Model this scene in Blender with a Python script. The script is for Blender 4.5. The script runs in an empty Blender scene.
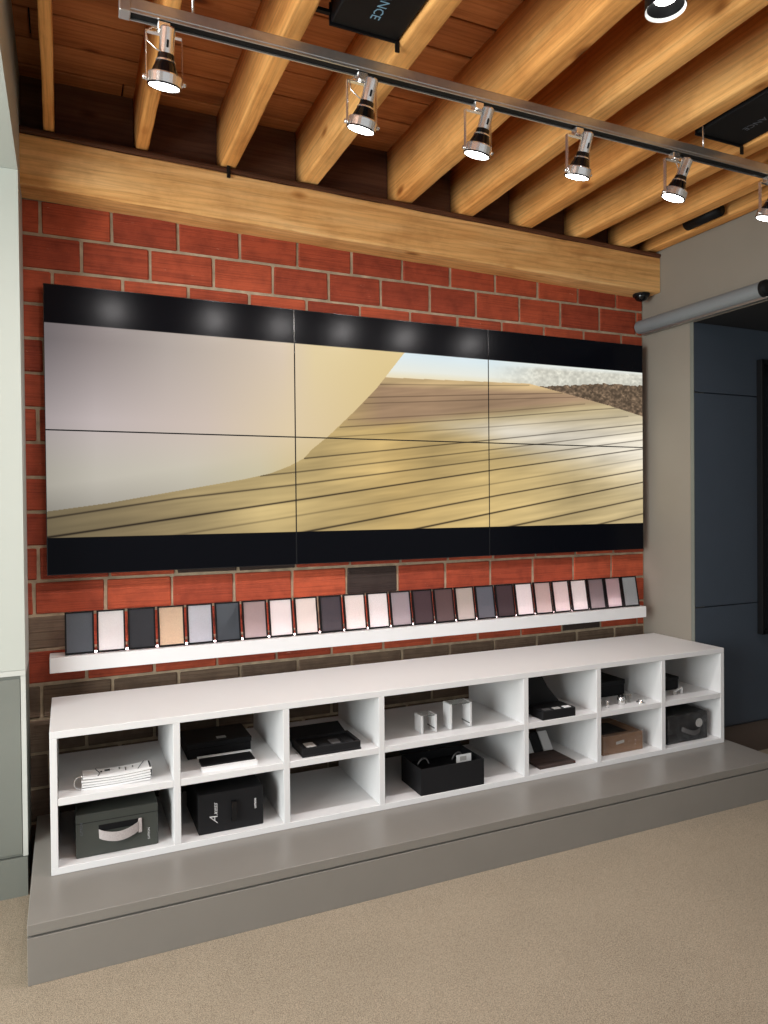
import bpy, bmesh, math, random
import numpy as np
from mathutils import Vector, Matrix
random.seed(7)
PI = math.pi
scene = bpy.context.scene
COL = scene.collection

# ------------------------------------------------------------------ camera
def camera():
    yaw, pitch, roll = math.radians(23.9276), math.radians(-0.673), math.radians(-0.5453)
    f = Vector((math.sin(yaw)*math.cos(pitch), math.cos(yaw)*math.cos(pitch), math.sin(pitch)))
    r = Vector((math.cos(yaw), -math.sin(yaw), 0)); u = r.cross(f)
    r2 = math.cos(roll)*r + math.sin(roll)*u; u2 = -math.sin(roll)*r + math.cos(roll)*u
    cd = bpy.data.cameras.new('camera'); cd.sensor_fit = 'HORIZONTAL'; cd.sensor_width = 36
    cd.lens = 36*716.664/768; cd.clip_start = 0.05
    co = bpy.data.objects.new('camera', cd); COL.objects.link(co)
    m = Matrix((r2, u2, -f)).transposed().to_4x4(); m.translation = Vector((0.0713, -3.1099, 1.4116))
    co.matrix_world = m; scene.camera = co
camera()

# ------------------------------------------------------------------ world + exposure
W = bpy.data.worlds.new('room_light'); scene.world = W; W.use_nodes = True
W.node_tree.nodes['Background'].inputs[0].default_value = (0.96, 0.985, 1.0, 1)
W.node_tree.nodes['Background'].inputs[1].default_value = 0.52
# assumed daylight: area light added to brighten left faces, in an unseen left-wall window
WIN = (-2.4, -3.7, -1.1, 0.35, 2.6)     # x, y0, y1, z0, z1
wl = bpy.data.lights.new('assumed_daylight', 'AREA'); wl.shape = 'RECTANGLE'; wl.size = WIN[2]-WIN[1]; wl.size_y = WIN[4]-WIN[3]
wl.energy = 215.0; wl.color = (0.95, 1.0, 1.0)
wlo = bpy.data.objects.new('assumed_daylight', wl); COL.objects.link(wlo)
wlo.location = (WIN[0]+0.02, (WIN[1]+WIN[2])/2, (WIN[3]+WIN[4])/2); wlo.rotation_euler = (math.pi/2, 0, -math.pi/2)
vs = scene.view_settings
vs.view_transform = 'Standard'; vs.look = 'None'; vs.gamma = 1.0; vs.exposure = 0.0; vs.use_curve_mapping = False
SPOT_W = 21.5      # each track head
LED_STRENGTH = 15.0

# ------------------------------------------------------------------ colour / material helpers
def lin(c):
    c = c/255.0
    return c/12.92 if c <= 0.04045 else ((c+0.055)/1.055)**2.4
def rgb(r, g, b): return (lin(r), lin(g), lin(b), 1.0)
class NT:
    def __init__(s, name):
        s.m = bpy.data.materials.new(name); s.m.use_nodes = True
        s.t = s.m.node_tree; s.b = s.t.nodes['Principled BSDF']; s.out = s.t.nodes['Material Output']
    def n(s, typ, **kw):
        nd = s.t.nodes.new(typ)
        for k, v in kw.items(): setattr(nd, k, v)
        return nd
    def l(s, a, b): s.t.links.new(a, b)
    def ramp(s, fac, stops):
        r = s.n('ShaderNodeValToRGB'); e = r.color_ramp.elements
        while len(e) < len(stops): e.new(0.5)
        for el, (p, c) in zip(e, stops): el.position = p; el.color = c
        s.l(fac, r.inputs[0]); return r.outputs[0]
    def coords(s, scale, rnd=True, rot=(0, 0, 0)):
        tc = s.n('ShaderNodeTexCoord'); mp = s.n('ShaderNodeMapping')
        mp.inputs['Scale'].default_value = scale; mp.inputs['Rotation'].default_value = rot
        src = tc.outputs['Object']
        if rnd:
            oi = s.n('ShaderNodeObjectInfo'); mu = s.n('ShaderNodeMath', operation='MULTIPLY'); mu.inputs[1].default_value = 41.3
            s.l(oi.outputs['Random'], mu.inputs[0])
            ad = s.n('ShaderNodeVectorMath', operation='ADD'); s.l(src, ad.inputs[0]); s.l(mu.outputs[0], ad.inputs[1]); src = ad.outputs[0]
        s.l(src, mp.inputs['Vector']); return mp.outputs[0]
    def noise(s, vec, scale, detail=4, rough=0.55, dist=0.0):
        nd = s.n('ShaderNodeTexNoise'); nd.inputs['Scale'].default_value = scale; nd.inputs['Detail'].default_value = detail
        nd.inputs['Roughness'].default_value = rough; nd.inputs['Distortion'].default_value = dist
        s.l(vec, nd.inputs['Vector']); return nd.outputs[0]
    def mix(s, fac, a, b, mode='MIX'):
        mx = s.n('ShaderNodeMix', data_type='RGBA', blend_type=mode)
        for sock, v in ((mx.inputs['Factor'], fac), (mx.inputs['A'], a), (mx.inputs['B'], b)):
            if hasattr(v, 'links'): s.l(v, sock)
            else: sock.default_value = v
        return mx.outputs['Result']
    def bump(s, h, strength, dist=0.01):
        bp = s.n('ShaderNodeBump'); bp.inputs['Strength'].default_value = strength; bp.inputs['Distance'].default_value = dist
        s.l(h, bp.inputs['Height']); s.l(bp.outputs[0], s.b.inputs['Normal'])
def plain(name, col, rough=0.5, metal=0.0, spec=0.5, var=0.06, bump=0.0, vscale=6.0):
    k = NT(name); k.b.inputs['Roughness'].default_value = rough; k.b.inputs['Metallic'].default_value = metal
    k.b.inputs['Specular IOR Level'].default_value = spec
    v = k.coords((1, 1, 1)); nz = k.noise(v, vscale, 3)
    a = tuple(c*(1-var) for c in col[:3])+(1,); b = tuple(min(1, c*(1+var)) for c in col[:3])+(1,)
    k.l(k.ramp(nz, [(0.3, a), (0.7, b)]), k.b.inputs['Base Color'])
    if bump: k.bump(k.noise(v, 180, 2), bump, 0.002)
    return k.m
def wood(name, light, mid, dark, axis, rough=0.62, fine=1.0, bump=0.25):
    k = NT(name); k.b.inputs['Roughness'].default_value = rough; k.b.inputs['Specular IOR Level'].default_value = 0.22
    def sc(v, along):
        q = [v]*3; q[axis] = along; return tuple(q)
    big = k.noise(k.coords(sc(8.0, 0.8)), 1.0, 4, 0.6, 0.5)
    base = k.ramp(big, [(0.28, dark), (0.47, mid), (0.70, light)])
    # growth rings cut lengthwise
    wv = k.n('ShaderNodeTexWave', wave_type='RINGS', rings_direction='XYZ'[axis]); wv.inputs['Scale'].default_value = 9.0*fine
    wv.inputs['Distortion'].default_value = 5.0; wv.inputs['Detail'].default_value = 3.0; wv.inputs['Detail Scale'].default_value = 1.2
    k.l(k.coords(sc(2.2, 0.35)), wv.inputs['Vector'])
    c = k.mix(0.26, base, k.ramp(wv.outputs[0], [(0.0, (0.62, 0.52, 0.44, 1)), (0.45, (1, 1, 1, 1)), (1.0, (1.06, 1.03, 1.0, 1))]), 'MULTIPLY')
    fn = k.noise(k.coords(sc(110.0*fine, 3.0)), 1.0, 4, 0.7, 0.4)
    c = k.mix(0.48, c, k.ramp(fn, [(0.33, (0.58, 0.50, 0.43, 1)), (0.52, (1, 1, 1, 1)), (0.75, (1.08, 1.06, 1.03, 1))]), 'MULTIPLY')
    blot = k.noise(k.coords((5, 5, 5)), 1.0, 5, 0.65)
    c = k.mix(0.45, c, k.ramp(blot, [(0.32, (0.66, 0.58, 0.52, 1)), (0.5, (1, 1, 1, 1))]), 'MULTIPLY')
    vo = k.n('ShaderNodeTexVoronoi'); vo.inputs['Scale'].default_value = 1.0; k.l(k.coords(sc(6.0, 2.8)), vo.inputs['Vector'])
    c = k.mix(0.85, c, k.ramp(vo.outputs['Distance'], [(0.0, (0.18, 0.10, 0.06, 1)), (0.06, (0.34, 0.21, 0.12, 1)), (0.10, (0.72, 0.6, 0.48, 1)), (0.15, (1, 1, 1, 1))]), 'MULTIPLY')
    k.l(c, k.b.inputs['Base Color']); k.bump(fn, bump, 0.006)
    return k.m

M = {}
M['joist'] = wood('sandblasted_fir', rgb(246, 194, 124), rgb(234, 170, 98), rgb(204, 136, 72), 1)
M['beam'] = wood('timber_beam_fir', rgb(246, 202, 142), rgb(234, 182, 116), rgb(206, 148, 86), 0, fine=0.8)
M['plank'] = wood('brown_deck_planks', rgb(204, 138, 88), rgb(182, 116, 70), rgb(142, 86, 52), 0, bump=0.15)
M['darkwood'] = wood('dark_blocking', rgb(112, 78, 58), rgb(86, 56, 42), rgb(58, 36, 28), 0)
M['deckback'] = plain('dark_deck_back', rgb(38, 26, 20), 0.9)
M['ledger'] = wood('ledger_brown', rgb(110, 70, 48), rgb(88, 54, 36), rgb(60, 36, 24), 0)
M['white'] = plain('white_melamine', rgb(222, 222, 222), 0.42, var=0.01)
M['wallwhite'] = plain('white_wall_paint', rgb(180, 184, 176), 0.55, var=0.01)
M['platform'] = plain('taupe_laminate', rgb(130, 126, 120), 0.34, var=0.03)
M['cabinet'] = plain('grey_green_cabinet', rgb(113, 116, 109), 0.5, var=0.02)
M['cabcap'] = plain('light_grey_cap', rgb(190, 192, 186), 0.5, var=0.02)
M['greywall'] = plain('warm_grey_wall_paint', rgb(136, 129, 118), 0.62, var=0.02, bump=0.05)
M['blue'] = plain('slate_blue_panel', rgb(60, 68, 78), 0.5, var=0.04)
M['navy'] = plain('navy_ceiling', rgb(12, 13, 18), 0.8)
M['brownbase'] = plain('dark_brown_base', rgb(84, 72, 64), 0.6, var=0.05)
M['tube'] = plain('grey_shade_tube', rgb(120, 125, 128), 0.5, var=0.02)
M['black'] = plain('matte_black', rgb(15, 15, 17), 0.55, spec=0.2, var=0.05)
M['softblack'] = plain('black_cardboard', rgb(23, 23, 25), 0.6, spec=0.25, var=0.08)
M['gloss'] = plain('black_gloss_plastic', rgb(12, 12, 14), 0.18)
M['greybox'] = plain('charcoal_green_cardboard', rgb(56, 59, 54), 0.6, var=0.05)
M['strap'] = plain('grey_woven_strap', rgb(168, 160, 158), 0.8, var=0.15, vscale=300, bump=0.3)
M['paper'] = plain('white_paper', rgb(226, 226, 226), 0.7, var=0.03)
M['ink'] = plain('black_ink', rgb(36, 36, 38), 0.7)
M['silverink'] = plain('silver_ink', rgb(205, 205, 205), 0.5)
M['blueink'] = plain('pale_blue_ink', rgb(120, 160, 185), 0.5)
M['dimink'] = plain('dim_grey_ink', rgb(88, 92, 100), 0.5)
M['kraft'] = plain('brown_cardboard', rgb(126, 90, 60), 0.6, var=0.08)
M['brownboard'] = wood('brown_sample_board', rgb(92, 78, 72), rgb(72, 60, 56), rgb(50, 42, 40), 0)
M['greysample'] = plain('light_grey_sample', rgb(170, 168, 164), 0.5)
M['darksample'] = plain('dark_grey_sample', rgb(78, 76, 76), 0.5)
M['chrome'] = plain('brushed_nickel', (0.86, 0.85, 0.84, 1), 0.20, 0.90, var=0.05, vscale=40)
M['track'] = plain('brushed_track_metal', (0.50, 0.49, 0.48, 1), 0.30, 0.85, var=0.08, vscale=30)
M['steel'] = plain('dull_steel', (0.42, 0.41, 0.40, 1), 0.45, 1.0)
M['mortar'] = plain('grey_mortar', rgb(164, 146, 122), 0.95, var=0.25, vscale=22, bump=0.6)

def emit(name, col, s):
    k = NT(name); k.b.inputs['Base Color'].default_value = (0.8, 0.8, 0.8, 1)
    k.b.inputs['Emission Color'].default_value = col; k.b.inputs['Emission Strength'].default_value = s
    return k.m
M['lens'] = emit('lit_lamp_lens', (1, 0.97, 0.92, 1), 14.0)
M['led'] = emit('led_strip_light', (1, 0.76, 0.78, 1), LED_STRENGTH)

def acrylic():
    k = NT('clear_acrylic'); k.b.inputs['Base Color'].default_value = (0.93, 0.97, 0.96, 1)
    k.b.inputs['Roughness'].default_value = 0.06; k.b.inputs['Transmission Weight'].default_value = 0.9
    k.b.inputs['IOR'].default_value = 1.3
    return k.m
M['acrylic'] = acrylic()
def film():
    k = NT('clear_plastic_wrap'); v = k.coords((1, 1, 1))
    gl = k.n('ShaderNodeBsdfGlossy'); gl.inputs['Roughness'].default_value = 0.08
    bp = k.n('ShaderNodeBump'); bp.inputs['Strength'].default_value = 0.9; bp.inputs['Distance'].default_value = 0.02
    k.l(k.noise(v, 22, 3, 0.6, 1.2), bp.inputs['Height']); k.l(bp.outputs[0], gl.inputs['Normal'])
    tp = k.n('ShaderNodeBsdfTransparent'); ms = k.n('ShaderNodeMixShader'); ms.inputs[0].default_value = 0.10
    k.l(tp.outputs[0], ms.inputs[1]); k.l(gl.outputs[0], ms.inputs[2]); k.l(ms.outputs[0], k.out.inputs['Surface'])
    return k.m
M['film'] = film()
def carpet():
    k = NT('beige_carpet'); k.b.inputs['Roughness'].default_value = 0.95; k.b.inputs['Specular IOR Level'].default_value = 0.1
    v = k.coords((1, 1, 1), False)
    f = k.noise(v, 330, 2, 0.75); g = k.noise(v, 2.2, 4, 0.6)
    c = k.mix(0.45, k.ramp(f, [(0.36, rgb(92, 82, 69)), (0.62, rgb(190, 177, 157))]), k.ramp(g, [(0.3, rgb(140, 129, 111)), (0.7, rgb(160, 147, 127))]))
    k.l(c, k.b.inputs['Base Color']); k.bump(f, 0.35, 0.006)
    return k.m
M['carpet'] = carpet()
def brick_mat(name, a, b, c):
    k = NT(name); k.b.inputs['Roughness'].default_value = 0.72; k.b.inputs['Specular IOR Level'].default_value = 0.3
    oi = k.n('ShaderNodeObjectInfo')
    base = k.ramp(oi.outputs['Random'], [(0.0, a), (0.5, b), (1.0, c)])
    v = k.coords((1, 1, 1)); blot = k.noise(v, 14, 5, 0.6)
    bl = k.ramp(blot, [(0.3, (0.66, 0.6, 0.58, 1)), (0.6, (1.08, 1.04, 1.0, 1))])
    col = k.mix(0.8, base, bl, 'MULTIPLY')
    vs_ = k.coords((3, 3, 190)); gr = k.noise(vs_, 1.0, 2, 0.5)
    col = k.mix(0.55, col, k.ramp(gr, [(0.36, (0.55, 0.5, 0.5, 1)), (0.52, (1, 1, 1, 1))]), 'MULTIPLY')
    vc = k.coords((30, 30, 110)); ch = k.noise(vc, 1.0, 3, 0.6, 0.8)
    chf = k.ramp(ch, [(0.70, (0, 0, 0, 1)), (0.78, (1, 1, 1, 1))])
    mul = k.n('ShaderNodeMath', operation='MULTIPLY'); mul.inputs[1].default_value = 0.5; k.l(chf, mul.inputs[0])
    col = k.mix(mul.outputs[0], col, rgb(214, 176, 152))
    k.l(col, k.b.inputs['Base Color']); k.bump(gr, 0.5, 0.006)
    return k.m
M['brick'] = brick_mat('red_scored_tile_brick', rgb(146, 62, 40), rgb(162, 72, 46), rgb(180, 84, 54))
M['brickblack'] = brick_mat('black_scored_brick', rgb(48, 40, 36), rgb(54, 44, 40), rgb(60, 50, 44))
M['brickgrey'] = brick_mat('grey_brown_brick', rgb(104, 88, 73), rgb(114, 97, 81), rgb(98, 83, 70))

def screen_mat():
    k = NT('lit_display'); k.b.inputs['Base Color'].default_value = (0.002, 0.002, 0.003, 1)
    k.b.inputs['Roughness'].default_value = 0.20; k.b.inputs['Specular IOR Level'].default_value = 0.07
    at = k.n('ShaderNodeAttribute'); at.attribute_name = 'picture'
    k.l(at.outputs['Color'], k.b.inputs['Emission Color']); k.b.inputs['Emission Strength'].default_value = 1.0
    return k.m
M['screen'] = screen_mat()
def fabric(name, col, trans):
    k = NT(name); nt = k.t
    v = k.coords((1, 1, 1)); w = k.noise(v, 420, 2, 0.6)
    c = k.ramp(w, [(0.3, tuple(x*0.86 for x in col[:3])+(1,)), (0.7, tuple(min(1, x*1.1) for x in col[:3])+(1,))])
    k.l(c, k.b.inputs['Base Color']); k.b.inputs['Roughness'].default_value = 0.6; k.b.inputs['Specular IOR Level'].default_value = 0.25
    if trans:
        tr = k.n('ShaderNodeBsdfTranslucent'); ms = k.n('ShaderNodeMixShader'); ms.inputs[0].default_value = trans
        lc = k.mix(0.6, c, (0.9, 0.9, 0.9, 1)); k.l(lc, tr.inputs['Color'])
        k.l(k.b.outputs[0], ms.inputs[1]); k.l(tr.outputs[0], ms.inputs[2]); k.l(ms.outputs[0], k.out.inputs['Surface'])
    return k.m

# ------------------------------------------------------------------ object helpers
def link(name, me, mat, parent=None, loc=(0, 0, 0), rot=None):
    o = bpy.data.objects.new(name, me); COL.objects.link(o); o.location = loc
    if rot: o.rotation_euler = rot
    if parent: o.parent = parent
    if mat and not me.materials: me.materials.append(M[mat] if isinstance(mat, str) else mat)
    return o
def bm_mesh(bm, name, smooth=False):
    bmesh.ops.recalc_face_normals(bm, faces=bm.faces[:])
    me = bpy.data.meshes.new(name); bm.to_mesh(me); bm.free()
    if smooth:
        for p in me.polygons: p.use_smooth = True
    return me
def box_bm(sx, sy, sz, bev=0.0, seg=1):
    bm = bmesh.new(); bmesh.ops.create_cube(bm, size=1.0)
    bmesh.ops.scale(bm, vec=(sx, sy, sz), verts=bm.verts[:])
    if bev: bmesh.ops.bevel(bm, geom=bm.edges[:], offset=bev, segments=seg, affect='EDGES', profile=0.5)
    return bm
def box(name, x0, x1, y0, y1, z0, z1, mat, parent=None, bev=0.0, seg=1):
    """axis aligned box given by world (or parent-local) bounds"""
    me = bm_mesh(box_bm(abs(x1-x0), abs(y1-y0), abs(z1-z0), bev, seg), name)
    return link(name, me, mat, parent, ((x0+x1)/2, (y0+y1)/2, (z0+z1)/2))
def add_box(bm, x0, x1, y0, y1, z0, z1, rot=None):
    m = Matrix.Translation(((x0+x1)/2, (y0+y1)/2, (z0+z1)/2))
    if rot: m = m @ rot
    m = m @ Matrix.Diagonal((x1-x0, y1-y0, z1-z0, 1))
    bmesh.ops.create_cube(bm, size=1.0, matrix=m)
def lathe(profile, seg=28):
    """profile: (radius, height) list along +Z"""
    bm = bmesh.new(); rings = []
    for r, z in profile:
        if r < 1e-6: rings.append([bm.verts.new((0, 0, z))])
        else: rings.append([bm.verts.new((r*math.cos(2*PI*i/seg), r*math.sin(2*PI*i/seg), z)) for i in range(seg)])
    for a, b in zip(rings, rings[1:]):
        for i in range(seg):
            j = (i+1) % seg
            if len(a) == 1 and len(b) == 1: continue
            if len(a) == 1: bm.faces.new((a[0], b[i], b[j]))
            elif len(b) == 1: bm.faces.new((a[i], a[j], b[0]))
            else: bm.faces.new((a[i], a[j], b[j], b[i]))
    return bm
def tube_bm(pts, r, seg=8):
    bm = bmesh.new(); pts = [Vector(p) for p in pts]; rings = []
    for i, p in enumerate(pts):
        d = (pts[min(i+1, len(pts)-1)]-pts[max(i-1, 0)]).normalized()
        a = d.orthogonal().normalized() if i == 0 else (prev - d*prev.dot(d)).normalized()
        prev = a; b = d.cross(a)
        rings.append([bm.verts.new(p + r*(math.cos(2*PI*k/seg)*a + math.sin(2*PI*k/seg)*b)) for k in range(seg)])
    for A, B in zip(rings, rings[1:]):
        for k in range(seg): bm.faces.new((A[k], A[(k+1) % seg], B[(k+1) % seg], B[k]))
    bm.faces.new(rings[0][::-1]); bm.faces.new(rings[-1])
    return bm
def tag(o, label, cat, group=None):
    o['label'] = label; o['category'] = cat
    if group: o['group'] = group
    return o
def struct(o, label=None):
    o['kind'] = 'structure'
    if label: o['label'] = label
    return o
def thing(name, label, cat, loc=(0, 0, 0), group=None):
    o = bpy.data.objects.new(name, None); COL.objects.link(o); o.location = loc; o.empty_display_size = 0.05
    return tag(o, label, cat, group)
def lettering(text, size, mat, parent, mtx, shear=0.0, name='lettering', bold=0.0):
    cu = bpy.data.curves.new(name, 'FONT'); cu.body = text; cu.size = size; cu.shear = shear; cu.extrude = 0.0002
    cu.align_x = 'CENTER'; cu.align_y = 'CENTER'; cu.offset = bold; cu.resolution_u = 2
    t = bpy.data.objects.new(name, cu); COL.objects.link(t)
    bpy.context.view_layer.update()
    me = bpy.data.meshes.new_from_object(t.evaluated_get(bpy.context.evaluated_depsgraph_get()))
    bpy.data.objects.remove(t); bpy.data.curves.remove(cu)
    o = link(name, me, mat, parent); o.matrix_local = mtx
    return o
ORD = ['first', 'second', 'third', 'fourth', 'fifth', 'sixth', 'seventh', 'eighth', 'ninth', 'tenth', 'eleventh', 'twelfth', 'thirteenth', 'fourteenth',
       'fifteenth', 'sixteenth', 'seventeenth', 'eighteenth', 'nineteenth', 'twentieth', 'twenty-first', 'twenty-second', 'twenty-third', 'twenty-fourth', 'twenty-fifth']

# ================================================================== SETTING
YW = 0.06            # face of the brick wall
XR = 3.116           # face of the right wall
DECK = 3.085
# floor
struct(box('floor', -2.4, 5.0, -6.5, 0.3, -0.08, 0.0, 'carpet'), 'beige speckled carpet floor')
# brick wall
wb = struct(box('wall_back', -1.0, XR+0.02, YW+0.004, YW+0.25, 0.0, 3.2, 'mortar'), 'red scored brick wall with grey mortar joints')
BL, CH, J = 0.266, 0.138, 0.012
def brick_mesh(w, h, seed):
    rr = random.Random(seed); bm = box_bm(w, 0.05, h, 0.004, 1)
    for v in bm.verts:
        v.co.x += rr.uniform(-.0018, .0018); v.co.z += rr.uniform(-.0016, .0016); v.co.y += rr.uniform(-.001, .001)
    return bm_mesh(bm, 'brick')
full = [brick_mesh(BL-J, CH-J, i) for i in range(6)]
fullm = {}
def variant(i, mat):
    if (i, mat) not in fullm:
        me = full[i].copy(); me.materials.append(M[mat]); fullm[(i, mat)] = me
    return fullm[(i, mat)]
TOPZ = 2.633
offs = {0: -0.007, 1: 0.142, 2: 0.033-0.266, 11: -0.050, 12: 0.075}
for row in range(0, 19):
    z1 = TOPZ - row*CH; z0 = z1 - CH
    if z0 < 0.02: z0 = 0.0
    off = offs.get(row, (-0.007 if row % 2 == 0 else 0.132) + random.uniform(-.03, .03))
    k0 = -2; x = off + k0*BL
    while x < XR:
        a, b = max(x, -0.13), min(x+BL, XR)
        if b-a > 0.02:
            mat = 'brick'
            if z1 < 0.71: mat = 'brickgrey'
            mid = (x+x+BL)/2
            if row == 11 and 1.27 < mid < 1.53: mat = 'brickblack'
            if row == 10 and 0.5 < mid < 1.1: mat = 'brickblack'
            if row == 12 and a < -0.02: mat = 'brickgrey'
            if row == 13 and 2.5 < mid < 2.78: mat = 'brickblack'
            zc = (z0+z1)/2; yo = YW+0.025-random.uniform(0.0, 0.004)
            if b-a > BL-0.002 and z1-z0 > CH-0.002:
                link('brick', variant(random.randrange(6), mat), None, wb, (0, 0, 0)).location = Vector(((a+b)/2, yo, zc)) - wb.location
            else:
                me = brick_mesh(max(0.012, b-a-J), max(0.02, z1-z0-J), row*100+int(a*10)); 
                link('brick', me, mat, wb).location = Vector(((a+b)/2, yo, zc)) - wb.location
        x += BL
# wall above the beam line (behind joists)
# ------------------------------------------------------------------ ceiling
ce = struct(box('ceiling', -2.4, 4.6, -6.5, 0.3, DECK+0.024, DECK+0.12, 'deckback'), 'brown plank ceiling carried on honey coloured timber joists')
def local(parent, x, y, z): return Vector((x, y, z)) - parent.location
PW = 0.172
pm = {}
y = 0.10
row = 0
while y > -4.2:
    cuts = sorted([random.uniform(-0.3, 0.6)+1.9*i+(row % 2)*0.9 for i in range(3)])
    xs = [-2.38] + cuts + [4.5]
    for a, b in zip(xs, xs[1:]):
        if b-a < 0.05: continue
        me = bm_mesh(box_bm(b-a-0.006, PW-0.010, 0.024, 0.003), 'plank')
        link('plank', me, 'plank', ce).location = local(ce, (a+b)/2, y-PW/2, DECK+0.012+random.uniform(-.002, .002))
    y -= PW; row += 1
def zjoist(x): return 2.850-0.020*x
def joist_mesh(w, h, length, seed, rnd):
    rr = random.Random(seed); bm = bmesh.new(); n = 40; rings = []
    ph = rr.uniform(0, 6)
    for i in range(n+1):
        yy = -length*i/n; ring = []
        wob = 0.002*math.sin(ph+i*0.22)+0.001*math.sin(ph*2+i*0.9); dip = 0.0022*math.sin(ph+i*0.3)
        pts = [(-w/2, h)]
        for q in range(5):
            t = PI+q*PI/8; pts.append((-w/2+rnd+rnd*math.cos(t), rnd+rnd*math.sin(t)))
        r2 = rnd*0.45
        for q in range(4):
            t = 1.5*PI+q*PI/6; pts.append((w/2-r2+r2*math.cos(t), r2+r2*math.sin(t)))
        pts.append((w/2, h))
        for (px, pz) in pts:
            k = 0 if pz >= h-1e-6 else 1
            ring.append(bm.verts.new((px+k*(wob+rr.uniform(-.0016, .0016)), yy, pz+k*(dip+rr.uniform(-.001, .001)))))
        rings.append(ring)
    m = len(rings[0])
    for A, B in zip(rings, rings[1:]):
        for k in range(m): bm.faces.new((A[k], A[(k+1) % m], B[(k+1) % m], B[k]))
    bm.faces.new(rings[0]); bm.faces.new(rings[-1][::-1])
    return bm_mesh(bm, 'joist', True)
JO = [(0.015, 0.052), (0.346, 0.392), (0.686, 0.748), (1.038, 1.114), (1.490, 1.575), (1.832, 1.910), (2.178, 2.258), (2.526, 2.606), (2.822, 2.902), (3.04, 3.108)]
for i, (a, b) in enumerate(JO):
    zb = zjoist((a+b)/2) + (0.012 if i == 9 else 0)
    me = joist_mesh(b-a, DECK-zb, 4.2, i, min(0.011, (b-a)*0.25))
    link('joist', me, 'joist', ce).location = local(ce, (a+b)/2, 0.02, zb)
# blocking boards between joist ends
prev = -1.0
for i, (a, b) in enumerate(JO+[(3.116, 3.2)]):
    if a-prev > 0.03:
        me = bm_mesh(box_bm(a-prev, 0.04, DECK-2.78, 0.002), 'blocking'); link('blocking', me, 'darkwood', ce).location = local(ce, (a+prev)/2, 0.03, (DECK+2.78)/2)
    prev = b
# ------------------------------------------------------------------ timber beam (slopes a little, as built)
bt = thing('timber_beam', 'long honey coloured timber beam above the brick wall under the joists', 'beam', (-0.9, 0, 2.60))
def sloped(name, x0, x1, ya, yb, zb0, zt0, slope, mat, parent, n=30, jit=0.002, seed=3):
    rr = random.Random(seed); bm = bmesh.new(); R = []
    c = 0.006
    for i in range(n+1):
        x = x0+(x1-x0)*i/n; dz = slope*(x); ring = []
        for (yy, zz) in ((ya, zb0+c), (ya, zt0-c), (ya+c, zt0), (yb, zt0), (yb, zb0), (ya+c, zb0)):
            ring.append(bm.verts.new((x, yy+rr.uniform(-jit, jit)*0.6, zz+dz+rr.uniform(-jit, jit))))
        R.append(ring)
    for A, B in zip(R, R[1:]):
        for k in range(6): bm.faces.new((A[k], A[(k+1) % 6], B[(k+1) % 6], B[k]))
    bm.faces.new(R[0]); bm.faces.new(R[-1][::-1])
    o = link(name, bm_mesh(bm, name), mat, parent)
    o.location = -Vector(parent.location) if parent else (0, 0, 0)
    return o
sloped('beam_timber', -0.9, XR-0.003, -0.075, YW, 2.628, 2.824, -0.0185, 'beam', bt)
sloped('ledger_strip', -0.9, XR-0.003, -0.083, YW, 2.825, 2.848, -0.0195, 'ledger', bt, seed=8)
box('hanger_clip', 0.707, 0.722, -0.09, -0.082, 2.785, 2.835, 'black', bt, 0.002).location -= Vector(bt.location)
# ------------------------------------------------------------------ right wall
wr = struct(box('wall_right', XR, XR+0.10, -0.280, YW+0.2, 0.182, 2.357, 'greywall'), 'warm grey painted wall return at right end')
wr2 = struct(box('wall_right_upper', XR, XR+0.014, -4.2, YW+0.2, 2.357, DECK+0.02, 'greywall'), 'warm grey painted wall above the right opening')
struct(box('ceiling_recess', XR+0.0145, 4.9, -4.2, -0.285, 2.358, 2.44, 'navy'), 'dark navy ceiling of the recess at right')
struct(box('wall_recess_side', 4.9, 5.0, -4.2, 0.2, 0.0, 2.44, 'blue'), 'slate blue side wall of the recess')
cb = thing('panelled_cabinet', 'slate blue full-height flat panelled cabinet wall beside white cubbies', 'cabinet', (XR, -0.3, 0))
def cbx(n, *a, **k):
    o = box(n, *a, **k); o.parent = cb; o.location -= Vector(cb.location); return o
cbx('carcass', XR+0.102, 4.8, -0.28, 0.1, 0.168, 2.352, 'blue')
cbx('edge_trim', XR+0.001, XR+0.005, -0.302, -0.2805, 0.183, 2.357, 'cabinet')
for (a, b) in ((0.183, 0.837), (0.843, 1.984), (1.990, 2.357)):
    for (xa, xb) in ((XR+0.007, 4.0), (4.006, 4.8)):
        cbx('panel', xa, xb, -0.300, -0.281, a, b, 'blue', bev=0.0015)
cbx('toe_base', XR+0.10, 4.8, -0.285, 0.0, 0.0, 0.166, 'brownbase')
# black framed wall screen on it
ws = thing('wall_display', 'tall black framed dark display on slate blue panels at right edge', 'display', (3.9, -0.33, 1.43))
def wsx(n, x0, x1, y0, y1, z0, z1, mat, bev=0): 
    o = box(n, x0, x1, y0, y1, z0, z1, mat, ws, bev); o.location -= Vector(ws.location); return o
for (x0, x1, z0, z1) in ((3.592, 3.612, 0.664, 2.19), (4.48, 4.50, 0.664, 2.19), (3.60, 4.48, 2.165, 2.19), (3.60, 4.48, 0.664, 0.69)):
    wsx('frame_bar', x0, x1, -0.335, -0.301, z0, z1, 'black', 0.002)
wsx('screen', 3.60, 4.48, -0.325, -0.301, 0.69, 2.165, 'gloss')
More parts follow.
